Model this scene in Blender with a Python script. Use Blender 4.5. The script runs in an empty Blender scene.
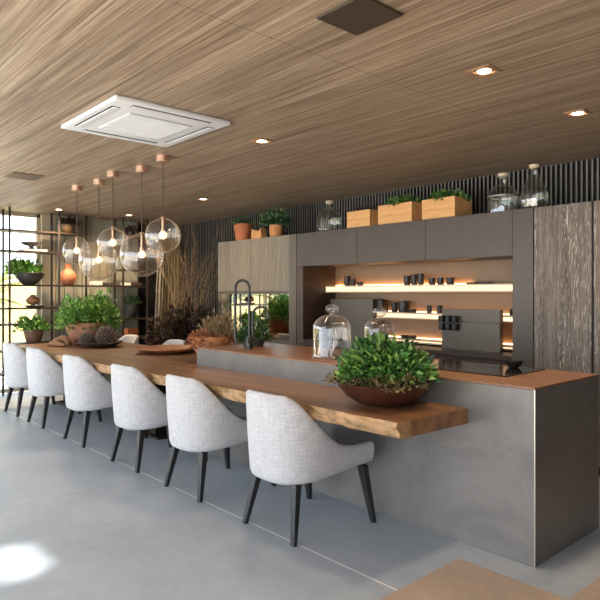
import bpy, bmesh, math, random
from mathutils import Vector, Matrix
from math import sin, cos, pi, radians

sc = bpy.context.scene
C = sc.collection
try:
    sc.cycles.use_denoising = True
    sc.cycles.transparent_max_bounces = 32
    sc.cycles.max_bounces = 10
    sc.cycles.diffuse_bounces = 6
    sc.cycles.caustics_reflective = False
    sc.cycles.caustics_refractive = False
    sc.cycles.sample_clamp_indirect = 6
except Exception:
    pass
vs = sc.view_settings
vs.view_transform = 'Standard'
vs.look = 'None'
vs.gamma = 1
vs.use_curve_mapping = False
vs.exposure = 0.72

# ------------------------------------------------------------------ materials
def srgb(r, g, b):
    f = lambda c: ((c/255)/12.92 if c/255 <= .04045 else (((c/255)+.055)/1.055)**2.4)
    return (f(r), f(g), f(b), 1)

class NT:
    def __init__(s, name):
        s.m = bpy.data.materials.new(name); s.m.use_nodes = True
        s.t = s.m.node_tree; s.t.nodes.clear()
        s.out = s.n('ShaderNodeOutputMaterial')
    def n(s, typ, **kw):
        nd = s.t.nodes.new(typ)
        for k, v in kw.items():
            if k in nd.inputs: nd.inputs[k].default_value = v
            else: setattr(nd, k, v)
        return nd
    def l(s, a, b): s.t.links.new(a, b)
    def bsdf(s, rough=.5, metal=0, spec=.5, **kw):
        b = s.n('ShaderNodeBsdfPrincipled')
        b.inputs['Roughness'].default_value = rough
        b.inputs['Metallic'].default_value = metal
        b.inputs['Specular IOR Level'].default_value = spec
        s.l(b.outputs[0], s.out.inputs[0])
        return b
    def coords(s, scale=(1, 1, 1), kind='Object'):
        tc = s.n('ShaderNodeTexCoord'); mp = s.n('ShaderNodeMapping')
        mp.inputs['Scale'].default_value = scale
        s.l(tc.outputs[kind], mp.inputs[0]); return mp.outputs[0]
    def noise(s, vec, scale=1, detail=4, rough=.55, dist=0):
        nd = s.n('ShaderNodeTexNoise')
        nd.inputs['Scale'].default_value = scale; nd.inputs['Detail'].default_value = detail
        nd.inputs['Roughness'].default_value = rough; nd.inputs['Distortion'].default_value = dist
        s.l(vec, nd.inputs['Vector']); return nd.outputs[0]
    def ramp(s, fac, stops):
        r = s.n('ShaderNodeValToRGB'); e = r.color_ramp.elements
        while len(e) < len(stops): e.new(.5)
        for i, (p, c) in enumerate(stops):
            e[i].position = p; e[i].color = c
        s.l(fac, r.inputs[0]); return r.outputs[0]
    def mix(s, fac, a, b, mode='MIX'):
        m = s.n('ShaderNodeMix'); m.data_type = 'RGBA'; m.blend_type = mode
        if isinstance(fac, (int, float)): m.inputs[0].default_value = fac
        else: s.l(fac, m.inputs[0])
        for i, v in ((6, a), (7, b)):
            if isinstance(v, tuple): m.inputs[i].default_value = v
            else: s.l(v, m.inputs[i])
        return m.outputs[2]
    def math(s, op, a, b=0.0):
        m = s.n('ShaderNodeMath'); m.operation = op
        for i, v in ((0, a), (1, b)):
            if isinstance(v, (int, float)): m.inputs[i].default_value = v
            else: s.l(v, m.inputs[i])
        return m.outputs[0]
    def bump(s, b, h, strength=.2, dist=.01):
        bp = s.n('ShaderNodeBump'); bp.inputs['Strength'].default_value = strength
        bp.inputs['Distance'].default_value = dist
        s.l(h, bp.inputs['Height']); s.l(bp.outputs[0], b.inputs['Normal'])

def mul(c, k): return (c[0]*k, c[1]*k, c[2]*k, 1)

def plain(name, col, rough=.5, metal=0, var=.15, scale=8, bump=0, spec=.5):
    t = NT(name); b = t.bsdf(rough, metal, spec)
    n = t.noise(t.coords(), scale, 5)
    t.l(t.ramp(n, [(.3, mul(col, 1-var)), (.7, mul(col, 1+var))]), b.inputs['Base Color'])
    if bump: t.bump(b, n, bump, .01)
    return t.m

def wood(name, c1, c2, axis='X', stretch=30, scale=1.0, rough=.5, bump=.15, big=.25, spec=.4):
    t = NT(name); b = t.bsdf(rough, 0, spec)
    sv = {'X': (scale, stretch*scale, stretch*scale), 'Y': (stretch*scale, scale, stretch*scale), 'Z': (stretch*scale, stretch*scale, scale)}[axis]
    v = t.coords(sv)
    n = t.noise(v, 1.0, 7, .62, .25)
    col = t.ramp(n, [(.28, c1), (.5, tuple((a+b_)/2 for a, b_ in zip(c1, c2))), (.72, c2)])
    sv2 = tuple(x*.22 for x in sv)
    n2 = t.noise(t.coords(sv2), 1.0, 3)
    g = t.ramp(n2, [(.3, (1-big, 1-big, 1-big, 1)), (.7, (1+big*.5, 1+big*.5, 1+big*.5, 1))])
    t.l(t.mix(1.0, col, g, 'MULTIPLY'), b.inputs['Base Color'])
    if bump: t.bump(b, n, bump, .004)
    return t.m

def leafmat(name, c1, c2, c3=None, rough=.45):
    t = NT(name)
    g = t.n('ShaderNodeNewGeometry')
    stops = [(0, c1), (1, c2)] if c3 is None else [(0, c1), (.6, c2), (1, c3)]
    col = t.ramp(g.outputs['Random Per Island'], stops)
    b = t.n('ShaderNodeBsdfPrincipled'); b.inputs['Roughness'].default_value = rough
    t.l(col, b.inputs['Base Color'])
    tr = t.n('ShaderNodeBsdfTranslucent'); t.l(col, tr.inputs[0])
    mx = t.n('ShaderNodeMixShader'); mx.inputs[0].default_value = .3
    t.l(b.outputs[0], mx.inputs[1]); t.l(tr.outputs[0], mx.inputs[2]); t.l(mx.outputs[0], t.out.inputs[0])
    return t.m

def glass(name, tint, edge=.7, base=.05, power=2.5, rough=.0):
    t = NT(name)
    lw = t.n('ShaderNodeLayerWeight'); lw.inputs[0].default_value = .5
    p = t.math('POWER', lw.outputs['Facing'], power)
    f = t.math('ADD', t.math('MULTIPLY', p, edge), base)
    tr = t.n('ShaderNodeBsdfTransparent'); tr.inputs[0].default_value = tint
    gl = t.n('ShaderNodeBsdfGlossy'); gl.inputs['Roughness'].default_value = rough
    mx = t.n('ShaderNodeMixShader')
    t.l(f, mx.inputs[0]); t.l(tr.outputs[0], mx.inputs[1]); t.l(gl.outputs[0], mx.inputs[2])
    t.l(mx.outputs[0], t.out.inputs[0]); return t.m

def emit(name, col, strength):
    t = NT(name); e = t.n('ShaderNodeEmission')
    e.inputs[0].default_value = col; e.inputs[1].default_value = strength
    t.l(e.outputs[0], t.out.inputs[0]); return t.m

M = {}
def make_ceiling_mat():
    t = NT('ceiling_wood'); b = t.bsdf(.5, 0, .35)
    v = t.coords((.42, 30, 1)); n = t.noise(v, 1.0, 9, .74, .5)
    v2 = t.coords((.3, 3.2, 1)); n2 = t.noise(v2, 1.0, 4, .6, 1.0)
    n3 = t.noise(t.coords((1.5, 110, 1)), 1.0, 4, .65, .4)
    col = t.ramp(n, [(.26, srgb(98, 82, 69)), (.46, srgb(148, 129, 108)), (.58, srgb(173, 155, 134)), (.78, srgb(204, 187, 169))])
    col = t.mix(1.0, col, t.ramp(n2, [(.3, (.84, .83, .82, 1)), (.7, (1.06, 1.05, 1.04, 1))]), 'MULTIPLY')
    col = t.mix(1.0, col, t.ramp(n3, [(.36, (.50, .49, .48, 1)), (.54, (1.03, 1.03, 1.03, 1))]), 'MULTIPLY')
    sx = t.n('ShaderNodeSeparateXYZ'); t.l(t.coords(), sx.inputs[0])
    # panel seams: along the grain every 1.35 m, across it every 2.9 m
    fy = t.math('ABSOLUTE', t.math('SUBTRACT', t.math('FRACT', t.math('DIVIDE', t.math('ADD', sx.outputs[1], 9.44+.675), 1.35)), .5))
    fx = t.math('ABSOLUTE', t.math('SUBTRACT', t.math('FRACT', t.math('DIVIDE', t.math('ADD', sx.outputs[0], 11.09+1.45+.0), 2.95)), .5))
    seam = t.math('MAXIMUM', t.math('LESS_THAN', fy, .0022), t.math('LESS_THAN', fx, .0011))
    col = t.mix(t.math('MULTIPLY', seam, .55), col, srgb(78, 62, 50))
    t.l(col, b.inputs['Base Color']); t.bump(b, n, .12, .004)
    return t.m
M['ceiling'] = make_ceiling_mat()

def make_floor_mat():
    t = NT('floor_concrete'); b = t.bsdf(.42, 0, .4)
    v = t.coords()
    n = t.noise(v, 1.1, 6, .6, .3); n2 = t.noise(v, 9, 8, .7); n3 = t.noise(v, 45, 4, .6)
    col = t.ramp(n, [(.3, srgb(148, 157, 166)), (.7, srgb(170, 177, 184))])
    col = t.mix(1.0, col, t.ramp(n2, [(.3, (.86, .86, .86, 1)), (.7, (1.06, 1.06, 1.06, 1))]), 'MULTIPLY')
    col = t.mix(1.0, col, t.ramp(n3, [(.28, (.8, .8, .79, 1)), (.4, (1, 1, 1, 1))]), 'MULTIPLY')
    sx = t.n('ShaderNodeSeparateXYZ'); t.l(v, sx.inputs[0])
    j1 = t.math('LESS_THAN', t.math('ABSOLUTE', t.math('SUBTRACT', sx.outputs[1], 2.335)), .005)
    col = t.mix(j1, col, srgb(226, 224, 218))
    j2 = t.math('LESS_THAN', t.math('ABSOLUTE', t.math('SUBTRACT', sx.outputs[0], -4.37)), .004)
    lt = t.math('LESS_THAN', sx.outputs[1], 2.335)
    col = t.mix(t.math('MULTIPLY', j2, lt), col, srgb(140, 140, 140))
    t.l(col, b.inputs['Base Color'])
    t.l(t.ramp(n2, [(.3, (.36, .36, .36, 1)), (.7, (.52, .52, .52, 1))]), b.inputs['Roughness'])
    t.bump(b, n3, .06, .003)
    return t.m
M['floor'] = make_floor_mat()
M['inlay'] = plain('floor_beige_stone', srgb(168, 148, 130), .5, 0, .08, 12, .03)
M['black_wall'] = plain('black_wall', srgb(14, 14, 14), .8, 0, .1)
M['batten'] = plain('batten_lit_front', srgb(100, 96, 92), .42, 0, .12)
M['panel_grey'] = plain('grey_green_panel', srgb(150, 147, 128), .7, 0, .05)
M['beige_wall'] = plain('beige_plaster', srgb(196, 182, 156), .8, 0, .04)
M['cream_wall'] = plain('cream_render', srgb(168, 146, 98), .9, 0, .04)
M['white_wall'] = plain('white_plaster', srgb(226, 222, 214), .85, 0, .03)
M['brown_wall'] = plain('brown_wall_panel', srgb(66, 46, 33), .7, 0, .08)
M['ground'] = plain('pale_paving', srgb(208, 196, 180), .9, 0, .08, 3)
M['dark_metal'] = plain('dark_bronze_metal', srgb(44, 36, 30), .45, .6, .1)
M['rack_metal'] = plain('brown_black_steel', srgb(58, 46, 38), .5, .3, .1)
M['taupe'] = plain('taupe_lacquer', srgb(90, 79, 66), .42, .15, .06, 5)
M['taupe_dark'] = plain('dark_taupe_lacquer', srgb(69, 59, 49), .42, .15, .07, 6)
def make_island_mat():
    t = NT('grey_metallic_laminate'); b = t.bsdf(.42, .15, .4)
    n = t.noise(t.coords(), 2.2, 7, .65, .8); n2 = t.noise(t.coords(), 60, 3)
    col = t.ramp(n, [(.3, srgb(94, 91, 88)), (.55, srgb(110, 106, 102)), (.75, srgb(124, 119, 114))])
    t.l(t.mix(1.0, col, t.ramp(n2, [(.3, (.95, .95, .95, 1)), (.7, (1.04, 1.04, 1.04, 1))]), 'MULTIPLY'), b.inputs['Base Color'])
    t.l(t.ramp(n, [(.3, (.3, .3, .3, 1)), (.7, (.46, .46, .46, 1))]), b.inputs['Roughness'])
    return t.m
M['island'] = make_island_mat()
M['worktop'] = wood('brown_worktop', srgb(116, 82, 60), srgb(146, 104, 76), 'X', 12, 2, .4, .03, .12)
M['edge_steel'] = plain('pale_edge_trim', srgb(190, 180, 168), .3, .8, .05)
M['upper_wood'] = wood('grey_oak_veneer', srgb(100, 90, 76), srgb(148, 137, 120), 'Z', 30, 3.2, .55, .1, .18)
def make_cerused():
    t = NT('cerused_dark_oak'); b = t.bsdf(.55, 0, .3)
    v = t.coords((60, 60, 1.6)); n = t.noise(v, 1, 8, .7, .6)
    v2 = t.coords((120, 120, 9)); n2 = t.noise(v2, 1, 6, .7, 1.2)
    v3 = t.coords((6, 6, .35)); n3 = t.noise(v3, 1, 3, .6, .6)
    col = t.ramp(n, [(.3, srgb(70, 62, 56)), (.55, srgb(108, 98, 89)), (.72, srgb(134, 124, 114))])
    fl = t.math('MULTIPLY', t.math('GREATER_THAN', n2, .575), t.ramp(n3, [(.38, (.25, .25, .25, 1)), (.6, (1, 1, 1, 1))]))
    t.l(t.mix(t.math('MULTIPLY', fl, .8), col, srgb(202, 194, 184)), b.inputs['Base Color'])
    t.bump(b, n, .15, .003)
    return t.m
M['cerused'] = make_cerused()
M['mirror'] = plain('mirror_glass', (.72, .76, .75, 1), .03, 1.0, .01)
M['niche_back'] = plain('niche_lining', srgb(136, 110, 84), .6, 0, .05, 4)
M['niche_side'] = plain('dark_brown_lining', srgb(70, 50, 38), .5, 0, .08, 5)
M['shelf_oak'] = wood('pale_oak_shelf', srgb(206, 180, 146), srgb(226, 204, 174), 'X', 20, 2, .5, .02, .08)
M['led'] = emit('warm_led', (1, .66, .40, 1), 1.15)
M['led_up'] = emit('warm_led_uplight', (1, .50, .20, 1), 14)
M['led_low'] = emit('warm_led_low', (1, .56, .28, 1), 7)
M['bulb'] = emit('warm_bulb', (1, .62, .32, 1), 2.2)
M['lamp_disc'] = emit('downlight_disc', (1, .8, .56, 1), 12)
M['counter'] = plain('dark_brown_counter', srgb(62, 48, 39), .3, 0, .1, 6)
M['black_glass'] = plain('black_glass', srgb(30, 26, 23), .12, 0, .05)
M['black_matt'] = plain('matt_black', srgb(26, 24, 23), .5, 0, .15)
M['black_brown'] = plain('black_brown_ceramic', srgb(46, 36, 31), .45, 0, .2)
M['black_leg'] = plain('black_stained_wood', srgb(30, 29, 30), .42, 0, .2, 20)
def make_fabric():
    t = NT('light_grey_linen'); b = t.bsdf(.92, 0, .2)
    v = t.coords((150, 150, 14)); v2 = t.coords((14, 14, 150))
    n = t.noise(v, 1, 3); n2 = t.noise(v2, 1, 3)
    w = t.math('MULTIPLY', t.math('ADD', n, n2), .5)
    t.l(t.ramp(w, [(.36, srgb(158, 157, 158)), (.64, srgb(186, 185, 186))]), b.inputs['Base Color'])
    t.bump(b, w, .25, .002)
    b.inputs['Sheen Weight'].default_value = .15
    return t.m
M['fabric'] = make_fabric()
M['slab'] = wood('walnut_slab', srgb(88, 58, 38), srgb(158, 116, 80), 'X', 11, 1.1, .33, .06, .3, .5)
M['slab_edge'] = plain('bark_edge', srgb(150, 118, 82), .65, 0, .45, 16, .6)
M['terracotta'] = plain('terracotta', srgb(186, 112, 70), .75, 0, .12, 7, .05)
M['terracotta_tan'] = plain('tan_terracotta', srgb(196, 136, 82), .75, 0, .15, 7, .05)
M['clay_orange'] = plain('orange_clay', srgb(190, 116, 78), .7, 0, .16, 6)
M['pine'] = wood('pine_box', srgb(204, 146, 88), srgb(232, 184, 124), 'X', 10, 3, .6, .05, .12)
M['pine_rough'] = plain('rough_pine', srgb(206, 150, 92), .8, 0, .2, 12, .4)
M['soil'] = plain('soil', srgb(58, 42, 30), .95, 0, .3, 30, .5)
M['brown_pot'] = plain('brown_glazed_pot', srgb(96, 66, 48), .5, 0, .2, 10, .05)
M['brown_bowl'] = plain('dark_red_brown_bowl', srgb(58, 30, 22), .32, 0, .25, 6, .05)
M['charcoal'] = plain('charcoal_ceramic', srgb(58, 52, 46), .55, 0, .15)
M['grey_pot'] = plain('dark_grey_pot', srgb(62, 60, 56), .6, 0, .15)
M['copper'] = plain('copper', srgb(214, 178, 152), .3, .8, .05)
M['cord'] = plain('brown_cord', srgb(70, 50, 36), .6)
M['white_plastic'] = plain('white_plastic', srgb(208, 210, 212), .4, 0, .02)
M['ac_grille'] = plain('pale_grey_grille', srgb(188, 189, 190), .5, 0, .03)
M['ac_slot'] = plain('dark_slot', srgb(70, 70, 70), .6)
M['hatch'] = plain('bronze_hatch', srgb(64, 56, 46), .5, .2, .06)
M['vent'] = plain('brown_vent', srgb(112, 92, 72), .6, .1, .1)
M['trim_metal'] = plain('copper_trim', srgb(178, 140, 106), .4, .6, .05)
M['book_white'] = plain('white_book', srgb(222, 214, 198), .8)
M['book_dark'] = plain('dark_book', srgb(56, 44, 36), .7)
M['rim_wood'] = wood('turned_wood', srgb(124, 74, 42), srgb(176, 114, 70), 'X', 8, 4, .5, .1, .25)
M['drift'] = plain('driftwood', srgb(138, 98, 66), .8, 0, .3, 14, .5)
M['cone'] = plain('seed_head_core', srgb(44, 30, 24), .8, 0, .3, 20, .3)
M['cone_tip'] = plain('seed_head_tips', srgb(120, 98, 84), .8, 0, .3, 30)
M['wicker'] = plain('wicker', srgb(176, 116, 74), .75, 0, .3, 40, .7)
def make_curtain():
    t = NT('beige_curtain'); b = t.bsdf(.9, 0, .2)
    n = t.noise(t.coords((60, 60, 8)), 1, 3)
    t.l(t.ramp(n, [(.3, srgb(224, 202, 146)), (.7, srgb(238, 220, 172))]), b.inputs['Base Color'])
    return t.m
M['curtain'] = make_curtain()
M['curtain_white'] = plain('white_curtain', srgb(228, 218, 198), .9, 0, .03)
M['g_plant'] = leafmat('green_leaves', srgb(20, 52, 20), srgb(68, 122, 50), srgb(154, 186, 100))
M['g_fresh'] = leafmat('fresh_green_leaves', srgb(44, 88, 30), srgb(96, 148, 56), srgb(160, 190, 96))
M['g_dark'] = leafmat('blue_green_leaves', srgb(28, 54, 34), srgb(64, 98, 58), srgb(104, 132, 84))
M['g_herb'] = leafmat('herb_leaves', srgb(24, 50, 20), srgb(52, 86, 36), srgb(96, 120, 60))
M['g_yellow'] = leafmat('yellow_green_fronds', srgb(110, 122, 52), srgb(168, 170, 96))
M['moss'] = leafmat('dry_moss', srgb(78, 66, 42), srgb(134, 118, 80), srgb(104, 112, 66))
M['dry'] = leafmat('dried_flowers', srgb(96, 84, 54), srgb(150, 136, 98), srgb(170, 128, 92))
M['dry_pink'] = leafmat('dried_petals', srgb(140, 84, 60), srgb(186, 128, 92), srgb(110, 70, 50))
M['purple'] = leafmat('dark_purple_leaves', srgb(42, 26, 26), srgb(74, 50, 42), srgb(70, 74, 44))
M['black_leaf'] = leafmat('dark_leaves', srgb(34, 24, 20), srgb(62, 46, 38))
M['twig'] = plain('dry_twig', srgb(136, 110, 80), .9, 0, .2)
def glass_lit_rim(name, tint, rim_glow_col, rim, edge, base, power, wavy=0):
    m = glass(name, tint, edge, base, power); nt = m.node_tree
    out = [n for n in nt.nodes if n.type == 'OUTPUT_MATERIAL'][0]; src = out.inputs[0].links[0].from_socket
    lw = nt.nodes.new('ShaderNodeLayerWeight'); lw.inputs[0].default_value = .5
    p = nt.nodes.new('ShaderNodeMath'); p.operation = 'POWER'; p.inputs[1].default_value = 5
    nt.links.new(lw.outputs['Facing'], p.inputs[0])
    q = nt.nodes.new('ShaderNodeMath'); q.operation = 'MULTIPLY_ADD'; q.inputs[1].default_value = rim; q.inputs[2].default_value = .012
    nt.links.new(p.outputs[0], q.inputs[0])
    d = nt.nodes.new('ShaderNodeBsdfDiffuse'); d.inputs[0].default_value = rim_glow_col  # pale colour at grazing edges stands in for light caught in the glass
    tl = nt.nodes.new('ShaderNodeBsdfTranslucent'); tl.inputs[0].default_value = rim_glow_col
    ad = nt.nodes.new('ShaderNodeMixShader'); ad.inputs[0].default_value = .5
    nt.links.new(d.outputs[0], ad.inputs[1]); nt.links.new(tl.outputs[0], ad.inputs[2])
    if wavy:
        tc = nt.nodes.new('ShaderNodeTexCoord'); mp = nt.nodes.new('ShaderNodeMapping'); mp.inputs['Scale'].default_value = (16, 16, 3)
        nz = nt.nodes.new('ShaderNodeTexNoise'); nz.inputs['Scale'].default_value = 1.0; nz.inputs['Detail'].default_value = 2
        bp = nt.nodes.new('ShaderNodeBump'); bp.inputs['Strength'].default_value = wavy; bp.inputs['Distance'].default_value = .02
        nt.links.new(tc.outputs['Object'], mp.inputs[0]); nt.links.new(mp.outputs[0], nz.inputs['Vector']); nt.links.new(nz.outputs[0], bp.inputs['Height'])
        for n in nt.nodes:
            if n.type == 'BSDF_GLOSSY': nt.links.new(bp.outputs[0], n.inputs['Normal'])
    mx = nt.nodes.new('ShaderNodeMixShader')
    nt.links.new(q.outputs[0], mx.inputs[0]); nt.links.new(src, mx.inputs[1]); nt.links.new(ad.outputs[0], mx.inputs[2])
    nt.links.new(mx.outputs[0], out.inputs[0]); return m
M['globe'] = glass_lit_rim('amber_clear_glass', (.985, .94, .88, 1), (1, .86, .72, 1), .6, .75, .12, 3.0, .25)
M['clear'] = glass_lit_rim('clear_glass', (.965, .965, .96, 1), (.95, .95, .93, 1), .45, 1.0, .08, 1.6, 1.6)
M['bottle'] = glass_lit_rim('smoky_glass', (.80, .83, .79, 1), (.8, .84, .8, 1), .3, .9, .15, 2.0, .6)
M['pane'] = glass('window_pane', (.97, .98, .97, 1), .4, .03, 4)
M['cork'] = plain('pale_stopper', srgb(206, 190, 164), .6)

# ------------------------------------------------------------------ mesh helpers
def box(bm, x0, x1, y0, y1, z0, z1, bev=0, seg=2, mat=None):
    mx = Matrix.Translation(((x0+x1)/2, (y0+y1)/2, (z0+z1)/2)) @ Matrix.Diagonal((abs(x1-x0), abs(y1-y0), abs(z1-z0), 1))
    if mat is not None: mx = mat @ mx
    r = bmesh.ops.create_cube(bm, size=1, matrix=mx)
    if bev:
        es = list({e for v in r['verts'] for e in v.link_edges})
        bmesh.ops.bevel(bm, geom=es, offset=bev, segments=seg, profile=.6, affect='EDGES')
    return bm

def lathe(bm, prof, seg=32, c=(0, 0, 0), wob=None):
    rings = []
    for r, z in prof:
        if r < 1e-5:
            rings.append([bm.verts.new((c[0], c[1], c[2]+z))])
        else:
            ring = []
            for k in range(seg):
                a = 2*pi*k/seg
                rr = r*(1+(wob(a, z) if wob else 0))
                ring.append(bm.verts.new((c[0]+rr*cos(a), c[1]+rr*sin(a), c[2]+z)))
            rings.append(ring)
    for A, B in zip(rings, rings[1:]):
        for k in range(seg):
            k2 = (k+1) % seg
            if len(A) == 1 and len(B) == 1: continue
            if len(A) == 1: bm.faces.new((A[0], B[k2], B[k]))
            elif len(B) == 1: bm.faces.new((A[k], A[k2], B[0]))
            else: bm.faces.new((A[k], A[k2], B[k2], B[k]))
    return bm

def tube(bm, pts, rad, seg=8, cap=True):
    pts = [Vector(p) for p in pts]
    rads = rad if isinstance(rad, (list, tuple)) else [rad]*len(pts)
    rings = []; up = None
    for i, p in enumerate(pts):
        t = (pts[min(i+1, len(pts)-1)]-pts[max(i-1, 0)]).normalized()
        if up is None:
            up = Vector((0, 0, 1)) if abs(t.z) < .9 else Vector((1, 0, 0))
        s = t.cross(up)
        if s.length < 1e-4: s = t.orthogonal()
        s.normalize(); up = s.cross(t).normalized()
        rings.append([bm.verts.new(p+rads[i]*(cos(2*pi*k/seg)*s+sin(2*pi*k/seg)*up)) for k in range(seg)])
    for A, B in zip(rings, rings[1:]):
        for k in range(seg):
            bm.faces.new((A[k], B[k], B[(k+1) % seg], A[(k+1) % seg]))
    if cap and seg > 2:
        bm.faces.new(rings[0]); bm.faces.new(rings[-1][::-1])
    return bm

def prism_leg(bm, top, bot, wt, wb):
    T = [bm.verts.new((top[0]+sx*wt, top[1]+sy*wt, top[2])) for sx, sy in ((-1, -1), (1, -1), (1, 1), (-1, 1))]
    B = [bm.verts.new((bot[0]+sx*wb, bot[1]+sy*wb, bot[2])) for sx, sy in ((-1, -1), (1, -1), (1, 1), (-1, 1))]
    for k in range(4): bm.faces.new((B[k], B[(k+1) % 4], T[(k+1) % 4], T[k]))
    bm.faces.new(T); bm.faces.new(B[::-1])
    bmesh.ops.bevel(bm, geom=[e for e in bm.edges], offset=.004, segments=1, affect='EDGES')
    return bm

def leaf(bm, p, d, L, W, rnd, bend=.25):
    d = Vector(d).normalized()
    r = Vector((rnd.uniform(-1, 1), rnd.uniform(-1, 1), rnd.uniform(-.3, 1)))
    s = d.cross(r)
    if s.length < 1e-3: s = d.orthogonal()
    s.normalize(); nrm = s.cross(d).normalized()
    p = Vector(p)
    m = p+d*L*.45+nrm*L*bend*.35
    a = bm.verts.new(p); b = bm.verts.new(m+s*W*.5+nrm*W*.15); c = bm.verts.new(m-s*W*.5+nrm*W*.15)
    mc = bm.verts.new(m); e = bm.verts.new(p+d*L-nrm*L*bend*.25)
    for f in ((a, mc, b), (a, c, mc), (b, mc, e), (mc, c, e)): bm.faces.new(f)

def foliage(bm, c, rx, ry, rz, n, L, W, seed, up=.5, inner=.35, down=0.0):
    rnd = random.Random(seed); c = Vector(c)
    for _ in range(n):
        a = rnd.uniform(0, 2*pi); zz = rnd.uniform(-down, 1); rr = math.sqrt(max(0, 1-zz*zz))
        k = rnd.uniform(inner, 1)**.6
        o = Vector((cos(a)*rr*rx, sin(a)*rr*ry, zz*rz))*k
        k2 = 1+.18*sin(3*a+seed)+.12*sin(7*a+zz*4)
        o *= k2
        d = Vector((o.x/rx, o.y/ry, o.z/rz+up))+Vector((rnd.uniform(-1, 1), rnd.uniform(-1, 1), rnd.uniform(-.8, .8)))*.7
        s = rnd.uniform(.6, 1.25)
        leaf(bm, c+o, d, L*s, W*s, rnd)
    return bm

def stems(bm, c, rx, ry, rz, n, r, seed, start=.25):
    rnd = random.Random(seed)
    for _ in range(n):
        a = rnd.uniform(0, 2*pi); k = rnd.uniform(.2, .85)
        e = Vector((cos(a)*rx*k, sin(a)*ry*k, rz*rnd.uniform(.5, .9)))
        b = Vector((cos(a)*rx*k*start, sin(a)*ry*k*start, 0))
        m = (b+e)/2+Vector((0, 0, rz*.12))
        tube(bm, [Vector(c)+b, Vector(c)+m, Vector(c)+e], [r, r*.8, r*.5], 4, False)

def twig(bm, p, d, L, r, depth, rnd):
    pts = [Vector(p)]; q = Vector(p); d = Vector(d).normalized()
    for i in range(4):
        d = (d+Vector((rnd.uniform(-1, 1), rnd.uniform(-1, 1), rnd.uniform(-.4, .8)))*.16).normalized()
        q = q+d*L/4; pts.append(q.copy())
    tube(bm, pts, [r, r*.85, r*.7, r*.55, r*.4], 4, False)
    if depth > 0:
        for i in range(1, 5):
            for _ in range(rnd.choice((1, 2))):
                dd = (d+Vector((rnd.uniform(-1, 1), rnd.uniform(-1, 1), rnd.uniform(-.2, .7)))*.75)
                twig(bm, pts[i], dd, L*rnd.uniform(.25, .5), r*.55, depth-1, rnd)

def obj(name, bm, mat, parent=None, smooth=False, loc=None, ang=None):
    me = bpy.data.meshes.new(name); bmesh.ops.recalc_face_normals(bm, faces=bm.faces) if not smooth == 'leaf' else None
    bm.to_mesh(me); bm.free()
    for m in (mat if isinstance(mat, (list, tuple)) else [mat]): me.materials.append(m)
    if smooth is True:
        for p in me.polygons: p.use_smooth = True
        me.set_sharp_from_angle(angle=radians(ang or 40))
    o = bpy.data.objects.new(name, me); C.objects.link(o)
    if parent is not None: o.parent = parent
    if loc is not None: o.location = loc
    return o

def tag(o, label, cat, group=None, kind=None):
    o['label'] = label; o['category'] = cat
    if group: o['group'] = group
    if kind: o['kind'] = kind
    return o

def thing(name, label, cat, loc=(0, 0, 0), rz=0, group=None):
    o = bpy.data.objects.new(name, None); C.objects.link(o)
    o.empty_display_size = .05
    o.location = loc; o.rotation_euler = (0, 0, rz)
    return tag(o, label, cat, group)

def dup(root, loc, rz=None, label=None, group=None, cat=None):
    r = root.copy(); C.objects.link(r); r.location = loc
    if rz is not None: r.rotation_euler = (0, 0, rz)
    if label: r['label'] = label
    if group: r['group'] = group
    for ch in list(root.children):
        c = ch.copy(); C.objects.link(c); c.parent = r
        for g in list(ch.children):
            d = g.copy(); C.objects.link(d); d.parent = c
    return r

def struct(name, bm, mat, smooth=False):
    o = obj(name, bm, mat, None, smooth); o['kind'] = 'structure'; return o
def B(): return bmesh.new()

# ------------------------------------------------------------------ the room
XL, XR, YF, YB, H = -9.4, 2.6, -1.4, 5.58, 2.66
struct('floor', box(B(), XL, XR, YF, YB, -.1, 0), M['floor'])
bm = B(); box(bm, -1.88, XR-.01, 2.335, 2.865, -.01, .0015); box(bm, -1.275, XR-.01, 2.865, YB-.02, -.01, .0015); box(bm, -1.88, XR-.01, YF+.01, 2.335, -.01, .0015)
struct('floor_inlay', bm, M['inlay'])
struct('ceiling', box(B(), XL-.25, XR, YF, YB+.1, H, H+.1), M['ceiling'])

bm = B(); box(bm, XL-.3, XR+.2, YB, YB+.15, 0, H)
o = struct('wall_back', bm, M['black_wall'])
bm = B(); x = XL+.03
while x < -.9:
    box(bm, x, x+.017, YB-.030, YB+.001, 0, H); x += .047
bm.normal_update()
for f in bm.faces: f.material_index = 0 if abs(f.normal.y) > .9 else 1  # grey fronts carry the highlight, black sides put slat shade into the colour
struct('wall_back_slats', bm, [M['batten'], M['black_wall']])

struct('wall_right', box(B(), XR, XR+.15, YF, YB, 0, H), M['brown_wall'])
# end wall: glazed opening, plaster pier, grey vertical boarding, a dark gap, then the corner
WY0, WY1 = -1.2, 3.22
bm = B(); box(bm, XL-.2, XL, WY1, 3.42, 0, H)
struct('wall_left_pier', bm, M['beige_wall'])
bm = B(); box(bm, XL-.2, XL, YF, WY0, 0, H)
struct('wall_left_corner', bm, M['beige_wall'])
bm = B(); box(bm, XL-.2, XL-.02, 3.42, 4.79, 0, H)
y = 3.42
while y < 4.74:
    box(bm, XL-.03, XL, y+.006, min(y+.134, 4.788), .0, H, .004, 1); y += .14
struct('wall_left', bm, M['panel_grey'])
bm = B(); box(bm, XL-.2, XL-.1, 4.79, YB, 0, H)
struct('wall_left_recess', bm, M['black_wall'])
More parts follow.
